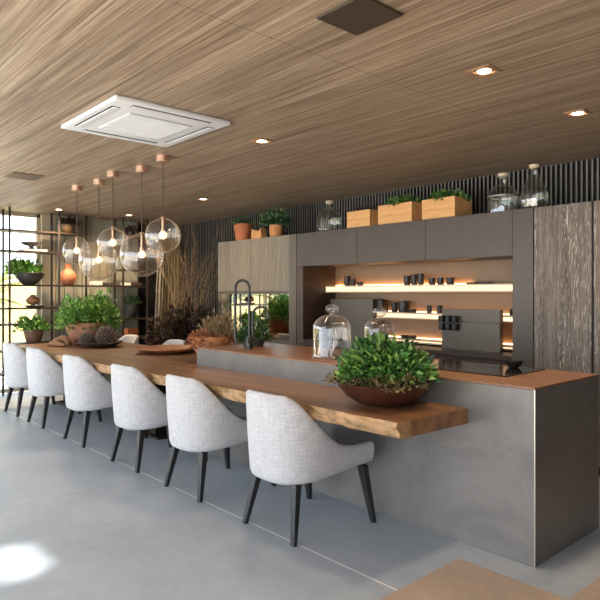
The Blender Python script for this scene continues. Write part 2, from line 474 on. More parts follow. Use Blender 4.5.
# window in the end wall
bm = B()
for yy in (WY0+.03, .9, 2.3, WY1-.03): box(bm, XL-.12, XL-.06, yy-.025, yy+.025, 0, H)
for zz in (.03, H-.03): box(bm, XL-.12, XL-.06, WY0, WY1, zz-.025, zz+.025)
w1 = struct('window_1', bm, M['beige_wall'])
pn = obj('window_pane', box(B(), XL-.093, XL-.087, WY0+.01, WY1-.01, .02, H-.02), M['pane'], w1)
# glazed front: dark frame, doors slid open
bm = B()
for xx in (XL+.05, -6.9, -4.4, -1.9, .6, XR-.05): box(bm, xx-.03, xx+.03, YF-.06, YF, 0, H)
box(bm, XL, XR, YF-.06, YF, H-.07, H)
struct('window_2', bm, M['dark_metal'])
# unseen overhang added to block the sun; its gap shapes the sun fleck
gx0, gx1, gy0, gy1 = -2.36, -1.93, -1.90, -1.60
bm = B()
zr0, zr1 = H+.1, H+.2
for (a, b_, c, d) in ((-4.5, gx0, -2.8, YF), (gx1, XR+.4, -2.8, YF), (gx0, gx1, -2.8, gy0), (gx0, gx1, gy1, YF)):
    box(bm, a, b_, c, d, zr0, zr1)
box(bm, XL-.25, XR+.3, YF, YB+.2, zr0, zr1)
struct('roof_and_sun_blocker', bm, M['white_wall'])
# outside
struct('ground_outside', box(B(), -24, 20, -26, 14, -.3, -.11), M['ground'])
bm = B(); box(bm, -14.2, -14.0, -8, 9, -.11, 1.72)
struct('wall_garden', bm, M['cream_wall'])

# ------------------------------------------------------------------ kitchen island
isl = thing('kitchen_island', 'long grey kitchen island with brown top, attached to the wooden table', 'kitchen island', (-3.19, 3.47, 0))
IX0, IX1, IY0, IY1, IZ = -4.84+3.19, -1.546+3.19, 3.065-3.47, 3.887-3.47, .953
obj('body', box(B(), IX0, IX1, IY0, IY1, 0, IZ-.012, .003, 1), M['island'], isl)
obj('worktop', box(B(), IX0, IX1, IY0, IY1, IZ-.012, IZ, .002, 1), M['worktop'], isl)
obj('edge_trim', box(B(), IX1-.003, IX1+.0025, IY0-.0025, IY0+.003, 0.0, IZ-.012), M['edge_steel'], isl)

# ------------------------------------------------------------------ live-edge table
tab = thing('dining_table', 'long thick live-edge wooden slab table joined to the grey island', 'table', (-6.5, 3.1, 0))
rnd = random.Random(5)
def wave(x, s): return .018*sin(x*1.7+s)+.012*sin(x*4.3+2*s)+.006*sin(x*11+s*3)
out = []
N = 90
for i in range(N+1):
    x = -8.32+(8.32-1.963)*i/N
    fade = min(1, (N-i)/6)
    out.append((x, 2.445+wave(x, 1.0)*fade*.8, 1))
for i in range(1, 7): out.append((-1.963+.016*i/6, 2.445+(3.062-2.445)*i/6, 0))
for i in range(1, 30): out.append((-1.947+(-4.846+1.947)*i/29, 3.062, 0))
for i in range(1, 7): out.append((-4.846, 3.062+(3.74-3.062)*i/6, 0))
for i in range(1, 40):
    x = -4.846+(-8.32+4.846)*i/40; out.append((x, 3.74+wave(x, 2.2), 2))
for i in range(0, 8): out.append((-8.32+.012*sin(i*2), 3.74-(3.74-2.445)*i/8, 0))
bm = B()
rings = []
for (z, k, e) in ((.791, 0, .0), (.786, .004, .6), (.765, .008, 1), (.738, .002, 1), (.715, -.012, 1), (.703, -.03, .7)):
    ring = []
    for (x, y, f) in out:
        dy = 0
        if f:
            nz = .010*sin(x*23+z*60)+.008*sin(x*51+z*90)
            dy = (-1 if f == 1 else 1)*(k+nz*e)
        ring.append(bm.verts.new((x+6.5, y+dy-3.1, z)))
    rings.append(ring)
n = len(out)
for A, R in zip(rings, rings[1:]):
    for k in range(n):
        f = bm.faces.new((A[k], A[(k+1) % n], R[(k+1) % n], R[k])); f.material_index = 1
        if out[k][2] == 0 and out[(k+1) % n][2] == 0: f.material_index = 0
bm.faces.new(rings[0]); bm.faces.new(rings[-1][::-1])
bmesh.ops.triangulate(bm, faces=[f for f in bm.faces if len(f.verts) > 4])
obj('tabletop', bm, [M['slab'], M['slab_edge']], tab)
bm = B(); box(bm, -8.02+6.5, -7.9+6.5, 3.02-3.1, 3.32-3.1, .02, .70); box(bm, -8.16+6.5, -7.76+6.5, 2.965-3.1, 3.375-3.1, 0, .025, .004, 1)
obj('pedestal', bm, M['dark_metal'], tab)
bm = B(); box(bm, -5.66+6.5, -5.54+6.5, 3.02-3.1, 3.32-3.1, .02, .70); box(bm, -5.8+6.5, -5.4+6.5, 2.965-3.1, 3.375-3.1, 0, .025, .004, 1)
obj('pedestal', bm, M['dark_metal'], tab)

# ------------------------------------------------------------------ chairs
def interp(t, pts):
    for (a, va), (b, vb) in zip(pts, pts[1:]):
        if t <= b: 
            k = (t-a)/(b-a); return va+(vb-va)*k
    return pts[-1][1]
HP = [(0, .862), (.015, .858), (.04, .856), (.08, .832), (.12, .790), (.16, .738), (.26, .634), (.34, .562), (.42, .525), (.5, .510), (.67, .512)]
def plan(n):
    P = []
    e = .74
    right = [(.300-.010*i/6, .66-(.66-.36)*i/6) for i in range(6)]
    arc = []
    m = 34
    for i in range(m+1):
        ph = pi*i/m
        c_, s_ = cos(ph), sin(ph)
        arc.append((.288*math.copysign(abs(c_)**e, c_), .36-.36*abs(s_)**e))
    left = [(-x, y) for x, y in right[::-1]]
    return right+arc+left
def make_chair():
    t = thing('dining_chair', 'x', 'chair', (0, 0, 0))
    P = plan(0); n = len(P)
    # outward normals of the plan
    nr = []
    for i in range(n):
        a = Vector(P[max(i-1, 0)]); b = Vector(P[min(i+1, n-1)]); d = (b-a).normalized()
        v = Vector((d.y, -d.x))
        nr.append(v)
    # make sure they point outward
    cen = Vector((0, .36))
    for i in range(n):
        if nr[i].dot(Vector(P[i])-cen) < 0: nr[i] = -nr[i]
    bm = B(); cols = []
    for i in range(n):
        x, y = P[i]; h = interp(y, HP); zb = .325+.058*(y/.66)
        th = .05
        prof = [(-.075, zb+.002), (-.03, zb), (-.010, zb+.012), (-.002, zb+.035)]
        for k in range(1, 7): prof.append((.0+.006*sin(pi*k/7), zb+.035+(h-.02-zb-.035)*k/6))
        prof += [(-.004, h-.006), (-.014, h), (-.032, h), (-.042, h-.007), (-th, h-.025)]
        zi = .40
        for k in range(1, 5): prof.append((-th-.01*k/4, h-.025+(zi-h+.025)*k/4))
        lean = lambda z: -.030*max(0, (z-.40)/.46)*max(0, 1-y/.45)
        cols.append([bm.verts.new((x+nr[i].x*o, y+nr[i].y*o+lean(z), z)) for o, z in prof])
    m = len(cols[0])
    for A, R in zip(cols, cols[1:]):
        for k in range(m-1): bm.faces.new((A[k], A[k+1], R[k+1], R[k]))
        bm.faces.new((A[m-1], A[0], R[0], R[m-1]))
    bm.faces.new(cols[0]); bm.faces.new(cols[-1][::-1])
    obj('backrest', bm, M['fabric'], t, True, ang=60)
    bm = B(); rr_ = []
    for o_, z in ((-.075, .36), (-.05, .375), (-.048, .43), (-.056, .455), (-.085, .468)):
        rr_.append([bm.verts.new((P[i][0]+nr[i].x*o_, min(P[i][1]+nr[i].y*o_, .655+o_*.5+.02), z)) for i in range(n)])
    for A, R_ in zip(rr_, rr_[1:]):
        for i in range(n): bm.faces.new((A[i], A[(i+1) % n], R_[(i+1) % n], R_[i]))
    bm.faces.new(rr_[0]); bm.faces.new(rr_[-1][::-1])
    obj('seat', bm, M['fabric'], t, True, ang=60)
    for (tx, ty, bx, by) in ((-.175, .115, -.232, .045), (.175, .115, .232, .045), (-.258, .60, -.30, .66), (.258, .60, .30, .66)):
        bm = B(); prism_leg(bm, (tx, ty, .37), (bx, by, 0), .027, .0155)
        obj('leg', bm, M['black_leg'], t)
    return t
chair = make_chair()
labels = ['light grey upholstered dining chair nearest the camera, in front of the leafy bowl',
          'second grey upholstered chair counting from the island end of the table',
          'grey upholstered chair third from the island end, below the nearest pendant globe',
          'grey upholstered chair fourth from the island end of the table',
          'grey upholstered chair next to the last along the front of the table',
          'grey upholstered chair at the far end of the table, by the shelf rack']
xs = [-2.86, -3.85, -4.78, -5.865, -6.945, -7.79]
for i, x in enumerate(xs):
    o = chair if i == 0 else dup(chair, (0, 0, 0))
    o.location = (x+.018, 2.258, 0); o['label'] = labels[i]; o['group'] = 'grey chairs along the front of the table'
for x, lb in ((-6.84, 'grey chair on the far side of the table behind the flat wooden tray'), (-8.1, 'grey chair on the far side of the table behind the dark seed heads')):
    o = dup(chair, (x, 4.06, 0), pi, lb, 'grey chairs on the far side of the table')

# ------------------------------------------------------------------ back cabinets
CY, CZ = 4.95, 2.19
CB = YB-.04
def local(t): return t.location
# left cabinet: two oak doors over a mirrored band
lc = thing('oak_cabinet', 'tall grey oak cabinet with a mirrored band beside the dark slatted wall', 'cabinet', (-6.42, 5.24, 0))
ox, oy = 6.42, -5.24
obj('body', box(B(), -7.26+ox, -5.56+ox, CY+.022+oy, CB+oy, .08, CZ), M['taupe'], lc)
obj('plinth', box(B(), -7.24+ox, -5.56+ox, CY+.06+oy, CB+oy, 0, .08), M['taupe_dark'], lc)
for a, b_ in ((-7.26, -6.49), (-6.486, -5.70)):
    obj('door', box(B(), a+ox, b_+ox, CY+oy, CY+.02+oy, 1.485, CZ, .002, 1), M['upper_wood'], lc)
obj('rail', box(B(), -7.26+ox, -5.70+ox, CY+.002+oy, CY+.02+oy, 1.452, 1.481), M['taupe'], lc)
for a, b_ in ((-7.26, -6.742), (-6.738, -6.222), (-6.218, -5.70)):
    obj('mirror_panel', box(B(), a+ox, b_+ox, CY+.004+oy, CY+.02+oy, .872, 1.45), M['mirror'], lc)
for a, b_ in ((-7.26, -6.49), (-6.486, -5.70)):
    obj('lower_door', box(B(), a+ox, b_+ox, CY+oy, CY+.02+oy, .1, .868, .002, 1), M['taupe'], lc)
obj('side_panel', box(B(), -5.698+ox, -5.56+ox, CY-.005+oy, CB+oy, 0, CZ, .002, 1), M['taupe'], lc)
# display niche
nc = thing('display_cabinet', 'wide open display cabinet with lit shelves and dark taupe flap fronts', 'cabinet', (-4.05, 5.24, 0))
ox = 4.05
NX0, NX1 = -5.44, -2.70
obj('back_panel', box(B(), NX0+ox, NX1+ox, 5.51+oy, CB+oy, .86, 1.80), M['niche_back'], nc)
obj('side_panel', box(B(), -5.556+ox, NX0+ox, CY+oy, CB+oy, 0, 1.785, .002, 1), M['niche_side'], nc)
bm = B(); box(bm, -2.70+ox, -2.51+ox, CY-.005+oy, CB+oy, 0, CZ, .002, 1)
obj('side_panel', bm, M['taupe_dark'], nc)
obj('top_box', box(B(), -5.556+ox, NX1-.002+ox, CY+.022+oy, CB+oy, 1.79, CZ), M['taupe_dark'], nc)
for a, b_ in ((-5.556, -4.557), (-4.553, -3.632), (-3.628, -2.704)):
    obj('flap_door', box(B(), a+ox, b_+ox, CY+oy, CY+.02+oy, 1.787, CZ, .002, 1), M['taupe_dark'], nc)
def shelf(x0, x1, z0, z1, y0=5.33, strip=True, up=False):
    s = obj('shelf', box(B(), x0+ox, x1+ox, y0+oy, 5.51+oy, z1-.014, z1), M['shelf_oak'], nc)
    box_ = box(B(), x0+ox, x1+ox, y0+oy, 5.51+oy, z0, z0+.014)
    obj('lower_board', box_, M['shelf_oak'], s)
    obj('light_strip', box(B(), x0+ox, x1+ox, y0+.012+oy, y0+.03+oy, z0+.014, z1-.014), M['led'], s)
    if up: obj('uplight', box(B(), x0+.03+ox, (x1-.03 if z1 < 1.5 else x1-.75)+ox, 5.485+oy, 5.505+oy, z1, z1+.008), M['led_up'] if z1 > 1.5 else M['led_low'], s)
shelf(NX0, NX1, 1.468, 1.55, up=True)
shelf(-4.60, NX1, 1.175, 1.245, up=True)
shelf(-4.60, NX1, .915, .955, up=True)
# base units and counter under the niche
base = thing('base_cabinet', 'dark brown base cabinet below the lit display shelves', 'cabinet', (-4.05, 5.24, 0))
obj('body', box(B(), NX0+ox, NX1+ox, CY+.022+oy, CB+oy, .08, .86), M['counter'], base)
obj('plinth', box(B(), NX0+ox, NX1+ox, CY+.06+oy, CB+oy, 0, .08), M['black_matt'], base)
for k in range(4):
    w = (NX1-NX0)/4
    obj('door', box(B(), NX0+k*w+.002+ox, NX0+(k+1)*w-.002+ox, CY+oy, CY+.02+oy, .09, .855, .002, 1), M['counter'], base)
ct = obj('countertop', box(B(), NX0+.001, NX1-.001, CY-.01, 5.509, .862, .90, .002, 1), M['counter'])
tag(ct, 'dark brown countertop along the back below the display shelves', 'countertop')
# two closed appliance covers standing on the counter
def cover(x0, x1, y0, y1, z1, zline, label):
    t = thing('appliance_cover', label, 'cover', ((x0+x1)/2, (y0+y1)/2, .90))
    hw = (x1-x0)/2; hd = (y1-y0)/2
    obj('body', box(B(), -hw, hw, -hd+.012, hd, 0, z1-.90), M['taupe'], t)
    obj('front_panel', box(B(), -hw, hw, -hd, -hd+.012, 0, zline-.90-.002, .001, 1), M['taupe'], t)
    obj('upper_panel', box(B(), -hw, hw, -hd, -hd+.012, zline-.90+.002, z1-.90, .001, 1), M['taupe'], t)
    return t
cover(-5.315, -4.63, 5.30, 5.505, 1.39, 1.283, 'taupe panelled box on the back counter behind the larger glass cloche')
cover(-3.613, -2.967, 5.20, 5.26, 1.30, 1.175, 'taupe panelled box on the back counter with black canisters hung on it')
# tall cerused cabinets
def tall(x0, x1, label):
    t = thing('tall_cabinet', label, 'cabinet', ((x0+x1)/2, 5.24, 0), 0, 'tall dark oak cabinets')
    hw = (x1-x0)/2
    obj('body', box(B(), -hw, hw, CY+.022+oy, CB+oy, .08, CZ), M['taupe_dark'], t)
    obj('plinth', box(B(), -hw, hw, CY+.06+oy, CB+oy, 0, .08), M['black_matt'], t)
    obj('door', box(B(), -hw+.003, hw-.012, CY+oy, CY+.02+oy, .085, CZ, .002, 1), M['cerused'], t)
    obj('edge_trim', box(B(), hw-.011, hw-.004, CY-.002+oy, CY+.02+oy, .085, CZ), M['black_matt'], t)
    return t
tall(-2.508, -2.015, 'tall dark limed-oak cabinet beside the lit display shelves')
tall(-2.013, -1.52, 'tall dark limed-oak cabinet cut off by the right edge of the photo')

# ------------------------------------------------------------------ things on the niche shelves
def cup_bm(r, h, flare=1.0):
    return lathe(B(), [(0, 0), (r*.92/flare, 0), (r, h*.08), (r*flare, h), (r*flare-.006, h), (r-.008, .01), (0, .01)], 20)
def cup(x, z, r, h, label, name='cup', cat='cup', group='dark cups on the lit shelves', y=5.40, flare=1.0):
    o = obj(name, cup_bm(r, h, flare), M['black_brown'], None, True); o.location = (x, y, z)
    return tag(o, label, cat, group)
S1, S2, S3 = 1.55, 1.245, .955
cup(-5.126, S1, .040, .120, 'tallest dark cup at the left end of the upper lit shelf')
cup(-5.026, S1, .038, .080, 'short dark cup between the tall cup and small bowl, upper lit shelf')
cup(-4.915, S1, .042, .045, 'small low dark bowl right of two dark cups, upper lit shelf', 'bowl', 'bowl', flare=1.15)
cup(-4.207, S1, .040, .105, 'left of three dark beakers mid upper shelf, the shortest', 'beaker', 'beaker')
cup(-4.111, S1, .036, .115, 'middle of three dark beakers mid upper lit shelf', 'beaker', 'beaker')
cup(-4.024, S1, .034, .122, 'right of three dark beakers mid upper shelf, the tallest', 'beaker', 'beaker')
cup(-3.873, S1, .037, .072, 'left of three short dark cups above the canister rack')
cup(-3.766, S1, .037, .072, 'middle of three short dark cups above the canister rack')
cup(-3.645, S1, .042, .072, 'right and widest of three short dark cups above the canister rack')
for x, w, lb in ((-3.38, .098, 'left of two flat black dishes on the upper lit shelf'), (-3.239, .105, 'right of two flat black dishes on the upper lit shelf')):
    o = obj('dish', box(B(), -w/2, w/2, -.05, .05, 0, .018, .005, 2), M['black_matt'], None, True); o.location = (x, 5.40, S1)
    tag(o, lb, 'dish', 'flat black dishes on the upper shelf')
bm = B(); box(bm, -.035, .035, -.06, .06, 0, .135, .004, 1)
o = obj('box', bm, M['black_brown']); o.location = (-4.560, 5.40, S2); tag(o, 'upright dark box beside the left taupe cover, middle lit shelf', 'box')
cup(-4.387, S2, .037, .112, 'dark cup left of the wide dark canister on the middle lit shelf')
o = obj('canister', lathe(B(), [(0, 0), (.062, 0), (.064, .01), (.064, .115), (.060, .118), (.060, .128), (0, .13)], 24), M['black_brown'], None, True)
o.location = (-4.262, 5.41, S2); tag(o, 'wide dark lidded canister on the middle lit shelf', 'canister')
cup(-4.135, S2, .044, .038, 'low dark dish beside the wide canister, middle lit shelf', 'bowl', 'bowl', flare=1.1)
cup(-3.912, S2, .028, .085, 'slim dark cup left of the hanging canisters, middle lit shelf')
cup(-3.777, S2, .032, .085, 'dark cup half hidden by the hanging canisters, middle lit shelf')
cup(-2.976+.03, S2, .030, .062, 'small dark cup at the right end of the middle lit shelf')
cup(-4.242, S3, .043, .035, 'left of two low dark bowls on the lowest lit shelf', 'bowl', 'bowl', flare=1.1)
cup(-4.132, S3, .043, .035, 'right of two low dark bowls on the lowest lit shelf', 'bowl', 'bowl', flare=1.1)
# hanging canister rack
rk = thing('canister_rack', 'small rack of black canisters hung on the taupe panelled box', 'rack', (-3.50, 5.20, 1.09))
bm = B(); tube(bm, [(-.14, -.02, .098), (.13, -.02, .098)], .004, 8); tube(bm, [(-.13, -.02, .098), (-.13, 0, .098)], .003, 6); tube(bm, [(.12, -.02, .098), (.12, 0, .098)], .003, 6)
obj('rail', bm, M['edge_steel'], rk)
for j in range(2):
    for i in range(3):
        bm = B(); lathe(bm, [(0, 0), (.032, 0), (.034, .008), (.034, .062), (.030, .066), (0, .066)], 16, (-.09+.078*i, -.036, .0+.076*j))
        obj('canister', bm, M['black_matt'], rk, True)
# hob and pan on the island
hb = thing('hob', 'black glass cooking hob set in the brown island top', 'hob', (-2.26, 3.59, .9531))
obj('glass', box(B(), -.40, .40, -.26, .25, 0, .006, .002, 1), M['black_glass'], hb)
for (x, y, r) in ((-.22, -.1, .09), (.2, -.1, .07), (-.22, .13, .07), (.1, .13, .09)):
    obj('burner_ring', lathe(B(), [(r-.003, .0062), (r, .0066), (r-.001, .0062)], 32, (x, y, 0)), M['ac_slot'], hb)
o = obj('bowl', lathe(B(), [(0, 0), (.03, 0), (.05, .02), (.06, .05), (.056, .05), (.045, .022), (0, .006)], 24), M['black_matt'], None, True)
o.location = (-2.04, 3.75, .9593); tag(o, 'small black bowl at the back corner of the black hob', 'bowl')

# ------------------------------------------------------------------ taps
fa = thing('kitchen_faucet', 'black gooseneck spring faucet rising from the island top', 'faucet', (-4.37, 3.32, .953), radians(48))
obj('base', lathe(B(), [(0, 0), (.036, 0), (.036, .008), (.030, .012), (.030, .11), (.022, .12), (0, .12)], 24), M['black_leg'], fa, True)
bm = B(); R = .064
pts = [(0, 0, .10), (0, 0, .3), (0, 0, .545)]
for k in range(1, 13):
    a = pi*k/12; pts.append((-R+R*cos(a), 0, .545+R*1.2*sin(a)))
pts += [(-2*R, 0, .48), (-2*R, 0, .40)]
tube(bm, pts, .0125, 10)
obj('neck', bm, M['black_leg'], fa, True)
bm = B(); tube(bm, [(-2*R, 0, .50), (-2*R, 0, .40)], .017, 10); tube(bm, [(-2*R, 0, .40), (-2*R, 0, .12), (-2*R+.008, 0, .07)], [.012, .012, .015], 10)
obj('spray_head', bm, M['black_leg'], fa, True)
obj('bracket', box(B(), -2*R, 0, -.006, .006, .40, .412), M['black_leg'], fa)
bm = B(); R2 = .07; z2 = .31
pts = [(.032, 0, .10), (.032, 0, z2)]
for k in range(1, 13):
    a = pi*k/12; pts.append((.032+R2-R2*cos(a), 0, z2+R2*1.0*sin(a)))
pts += [(.032+2*R2, 0, z2-.035)]
tube(bm, pts, .0115, 10)
obj('spout', bm, M['black_leg'], fa, True)
bm = B(); tube(bm, [(.0, -.03, .06), (.0, -.06, .065), (0, -.09, .09)], [.008, .006, .005], 8)
obj('lever', bm, M['black_leg'], fa, True)

# ------------------------------------------------------------------ cloches on the island
def cloche(x, y, r, h, hk, label):
    t = thing('glass_cloche', label, 'cloche', (x, y, .953), 0, 'glass cloches on the island')
    sh = h-r*.75
    prof = [(r+.006, .0), (r+.008, .006), (r+.002, .014), (r, .03), (r, sh)]
    for k in range(1, 10):
        a = pi/2*k/10; prof.append((r*cos(a)**.85, sh+r*.75*sin(a)))
    prof.append((.014, h-.0005))
    inner = [(max(q-.006, .004), zz-.004 if zz > sh else zz) for q, zz in prof[::-1]]
    obj('dome', lathe(B(), prof, 48), M['clear'], t, True)
    kr = (hk-h)*.5
    pk = [(.014, h-.003), (.012, h+.008)]
    for k in range(1, 12):
        a = -pi/2+pi*k/12; pk.append((.006+kr*1.15*cos(a), h+.008+kr*.92+kr*.92*sin(a)))
    pk.append((0, hk))
    obj('knob', lathe(B(), pk, 24), M['clear'], t, True)
    obj('rim', lathe(B(), [(r+.009, .0), (r+.011, .004), (r+.008, .009), (r-.004, .009), (r-.004, 0), (r+.009, 0)], 48), M['clear'], t, True)
cloche(-3.35, 3.353, .147, .335, .415, 'larger clear glass cloche with ball knob on the island edge')
cloche(-3.17, 3.71, .120, .305, .392, 'smaller clear glass cloche further back on the island, behind the leafy bowl')

# ------------------------------------------------------------------ plants and bowls
def pot_bm(prof, seg=40): return lathe(B(), prof, seg)
# big leafy bowl on the table
pb = thing('planter_bowl', 'dark red-brown bowl of leafy green plants on the near end of the table', 'plant', (-2.36, 2.80, .791))
obj('bowl', pot_bm([(0, 0), (.10, 0), (.16, .015), (.225, .055), (.268, .105), (.283, .132), (.276, .138), (.262, .110), (.2, .07), (0, .05)], 56), M['brown_bowl'], pb, True)
obj('soil', lathe(B(), [(0, .115), (.15, .118), (.262, .112)], 40), M['soil'], pb, True)
obj('moss', foliage(B(), (0, 0, .12), .275, .275, .085, 2000, .03, .016, 3, .3, .7), M['moss'], pb, 'leaf')
bm = B(); foliage(bm, (0, 0, .165), .235, .235, .19, 2300, .062, .027, 7, .25, .35); foliage(bm, (.03, .07, .165), .245, .20, .16, 600, .066, .026, 9, .15, .3)
foliage(bm, (-.10, -.03, .16), .14, .14, .19, 450, .06, .026, 10, .3, .3)
stems(bm, (0, 0, .11), .24, .24, .26, 60, .003, 4)
obj('foliage', bm, M['g_plant'], pb, 'leaf')
# plant pot at the far end of the table
fp = thing('potted_plant', 'bushy bright green plant in a wide terracotta pot at the table far end', 'plant', (-7.82, 3.27, .791))
obj('pot', pot_bm([(0, 0), (.17, 0), (.205, .02), (.262, .17), (.282, .25), (.290, .262), (.290, .285), (.275, .288), (.262, .25), (0, .23)], 40), plain('dusty_terracotta', srgb(150, 102, 78), .75, 0, .15, 8), fp, True)
obj('soil', lathe(B(), [(0, .245), (.26, .24)], 32), M['soil'], fp, True)
bm = B(); foliage(bm, (-.03, -.14, .25), .24, .21, .32, 950, .07, .034, 21, .25, .3, .15); foliage(bm, (.08, .13, .25), .25, .22, .36, 1050, .07, .034, 22, .25, .3, .15)
stems(bm, (0, 0, .24), .3, .3, .45, 50, .004, 5)
obj('foliage', bm, M['g_fresh'], fp, 'leaf')
# plate with dark seed heads
o = obj('plate', lathe(B(), [(0, 0), (.12, 0), (.16, .006), (.25, .045), (.278, .062), (.272, .068), (.235, .05), (.15, .018), (0, .012)], 48), M['charcoal'], None, True)
o.location = (-7.26, 3.19, .791); tag(o, 'shallow charcoal plate under the dark seed heads', 'plate')
def seed_head(loc, r, label, seed):
    t = thing('seed_head', label, 'seed head', loc, 0, 'dark seed heads on the charcoal plate')
    bm = B(); bmesh.ops.create_icosphere(bm, subdivisions=3, radius=r*.86)
    obj('core', bm, M['cone'], t, True)
    bm = B(); n = 150; rd = random.Random(seed)
    for k in range(n):
        zz = 1-2*(k+.5)/n; a = k*2.39996; q = math.sqrt(1-zz*zz)
        d = Vector((q*cos(a), q*sin(a), zz)); s = d.orthogonal().normalized(); w = s.cross(d)
        b = d*r*.82; tip = d*r*1.06+Vector((0, 0, r*.05))
        ws = r*.085
        vs_ = [bm.verts.new(b+s*ws*cos(j*2*pi/5)+w*ws*sin(j*2*pi/5)) for j in range(5)]; e = bm.verts.new(tip)
        for j in range(5): bm.faces.new((vs_[j], vs_[(j+1) % 5], e))
    obj('spikes', bm, M['cone_tip'], t)
seed_head((-7.34, 3.06, .80+.095), .098, 'small round dark spiky seed head at left on the charcoal plate', 1)
seed_head((-7.20, 3.24, .80+.125), .128, 'large round dark spiky seed head in the middle of the charcoal plate', 2)
seed_head((-7.38, 3.38, .81+.085), .085, 'dark spiky seed head at the right rear of the charcoal plate', 3)
# driftwood
dw = thing('driftwood', 'curled piece of brown driftwood beside the plate of seed heads', 'driftwood', (-7.66, 2.85, .791))
bm = B()
tube(bm, [(-.16, -.10, .02), (-.11, -.06, .035), (-.05, -.02, .07), (0, .02, .105), (.05, .05, .10), (.09, .06, .06), (.12, .05, .03)], [.015, .03, .042, .036, .04, .034, .018], 9)
tube(bm, [(-.14, -.02, .02), (-.06, .03, .05), (.02, .08, .065), (.1, .11, .03)], [.015, .035, .04, .02], 9)
tube(bm, [(-.08, -.1, .025), (.02, -.05, .035), (.13, .0, .025)], [.018, .034, .016], 8)
obj('wood', bm, M['drift'], dw, True)
# flat wooden tray
tr = thing('wooden_tray', 'flat wavy-rimmed wooden tray on the middle of the table', 'tray', (-6.06, 3.44, .791))
wob = lambda a, z: .05*sin(3*a+1)+.03*sin(7*a)
obj('tray', lathe(B(), [(0, .0), (.18, .0), (.26, .018), (.33, .05), (.325, .062), (.25, .034), (.16, .02), (0, .02)], 64, wob=wob), M['rim_wood'], tr, True)
# basket of dried flowers behind the island end
bk = thing('flower_basket', 'wicker bowl of dried flowers on the table behind the island end', 'basket', (-5.20, 3.46, .791))
obj('bowl', lathe(B(), [(0, 0), (.10, 0), (.13, .02), (.17, .10), (.205, .19), (.212, .225), (.203, .23), (.19, .2), (.12, .08), (0, .03)], 40), M['wicker'], bk, True)
bm = B(); foliage(bm, (0, 0, .18), .215, .215, .12, 1300, .035, .026, 31, .3, .6, .55)
obj('petals', bm, M['dry_pink'], bk, 'leaf')
bm = B(); foliage(bm, (.05, .06, .22), .18, .18, .18, 900, .05, .012, 32, .8, .3); foliage(bm, (.1, .12, .28), .14, .14, .2, 300, .06, .01, 33, 1.0, .3)
stems(bm, (.03, .05, .2), .2, .2, .26, 50, .002, 34)
obj('dried_sprays', bm, M['dry'], bk, 'leaf')
# herb pot on the island behind the tap
hp = thing('herb_pot', 'low pot of bushy green herbs behind the black faucet', 'plant', (-4.62, 3.56, .953))
obj('pot', pot_bm([(0, 0), (.09, 0), (.11, .05), (.115, .06), (.105, .06), (0, .05)], 28), M['grey_pot'], hp, True)
bm = B(); foliage(bm, (-.06, -.05, .03), .08, .08, .15, 400, .04, .02, 41, .5, .3); foliage(bm, (.07, .05, .05), .085, .085, .22, 450, .04, .02, 42, .5, .3)
stems(bm, (0, 0, .05), .1, .1, .2, 30, .002, 43)
obj('foliage', bm, M['g_herb'], hp, 'leaf')

# ------------------------------------------------------------------ on top of the cabinets
t = thing('potted_plant', 'tall terracotta pot with low green plant on the oak cabinet', 'plant', (-6.86, 5.10, CZ))
obj('pot', pot_bm([(0, 0), (.085, 0), (.10, .02), (.125, .17), (.128, .24), (.118, .242), (.112, .2), (0, .19)], 32), M['terracotta'], t, True)
bm = B(); foliage(bm, (0, 0, .215), .135, .135, .09, 500, .045, .02, 51, .4, .3)
obj('foliage', bm, M['g_dark'], t, 'leaf')
bm = B()
pr = [(-.11, 0), (.10, 0), (.115, .07), (.10, .15), (.05, .105), (.0, .12), (-.06, .13), (-.095, .145), (-.105, .07)]
lo = [bm.verts.new((x, -.05, z)) for x, z in pr]; hi = [bm.verts.new((x*.94, .05, z*.95)) for x, z in pr]
for k in range(len(pr)): bm.faces.new((lo[k], lo[(k+1) % len(pr)], hi[(k+1) % len(pr)], hi[k]))
bm.faces.new(lo); bm.faces.new(hi[::-1])
bmesh.ops.triangulate(bm, faces=[f for f in bm.faces if len(f.verts) > 4])
o = obj('wood_block', bm, M['pine_rough']); o.location = (-6.475, 5.08, CZ); tag(o, 'rough notched wood block between two pots on the oak cabinet', 'wood block')
t = thing('potted_plant', 'small tan pot with round leafy plant on the oak cabinet', 'plant', (-6.13, 5.10, CZ))
obj('pot', pot_bm([(0, 0), (.065, 0), (.08, .02), (.093, .09), (.088, .15), (.092, .165), (.082, .165), (.08, .13), (0, .12)], 32), M['terracotta_tan'], t, True)
bm = B(); foliage(bm, (.0, 0, .21), .19, .17, .14, 700, .05, .035, 52, .3, .3, .4)
stems(bm, (0, 0, .13), .15, .15, .2, 25, .003, 53)
obj('foliage', bm, M['g_dark'], t, 'leaf')
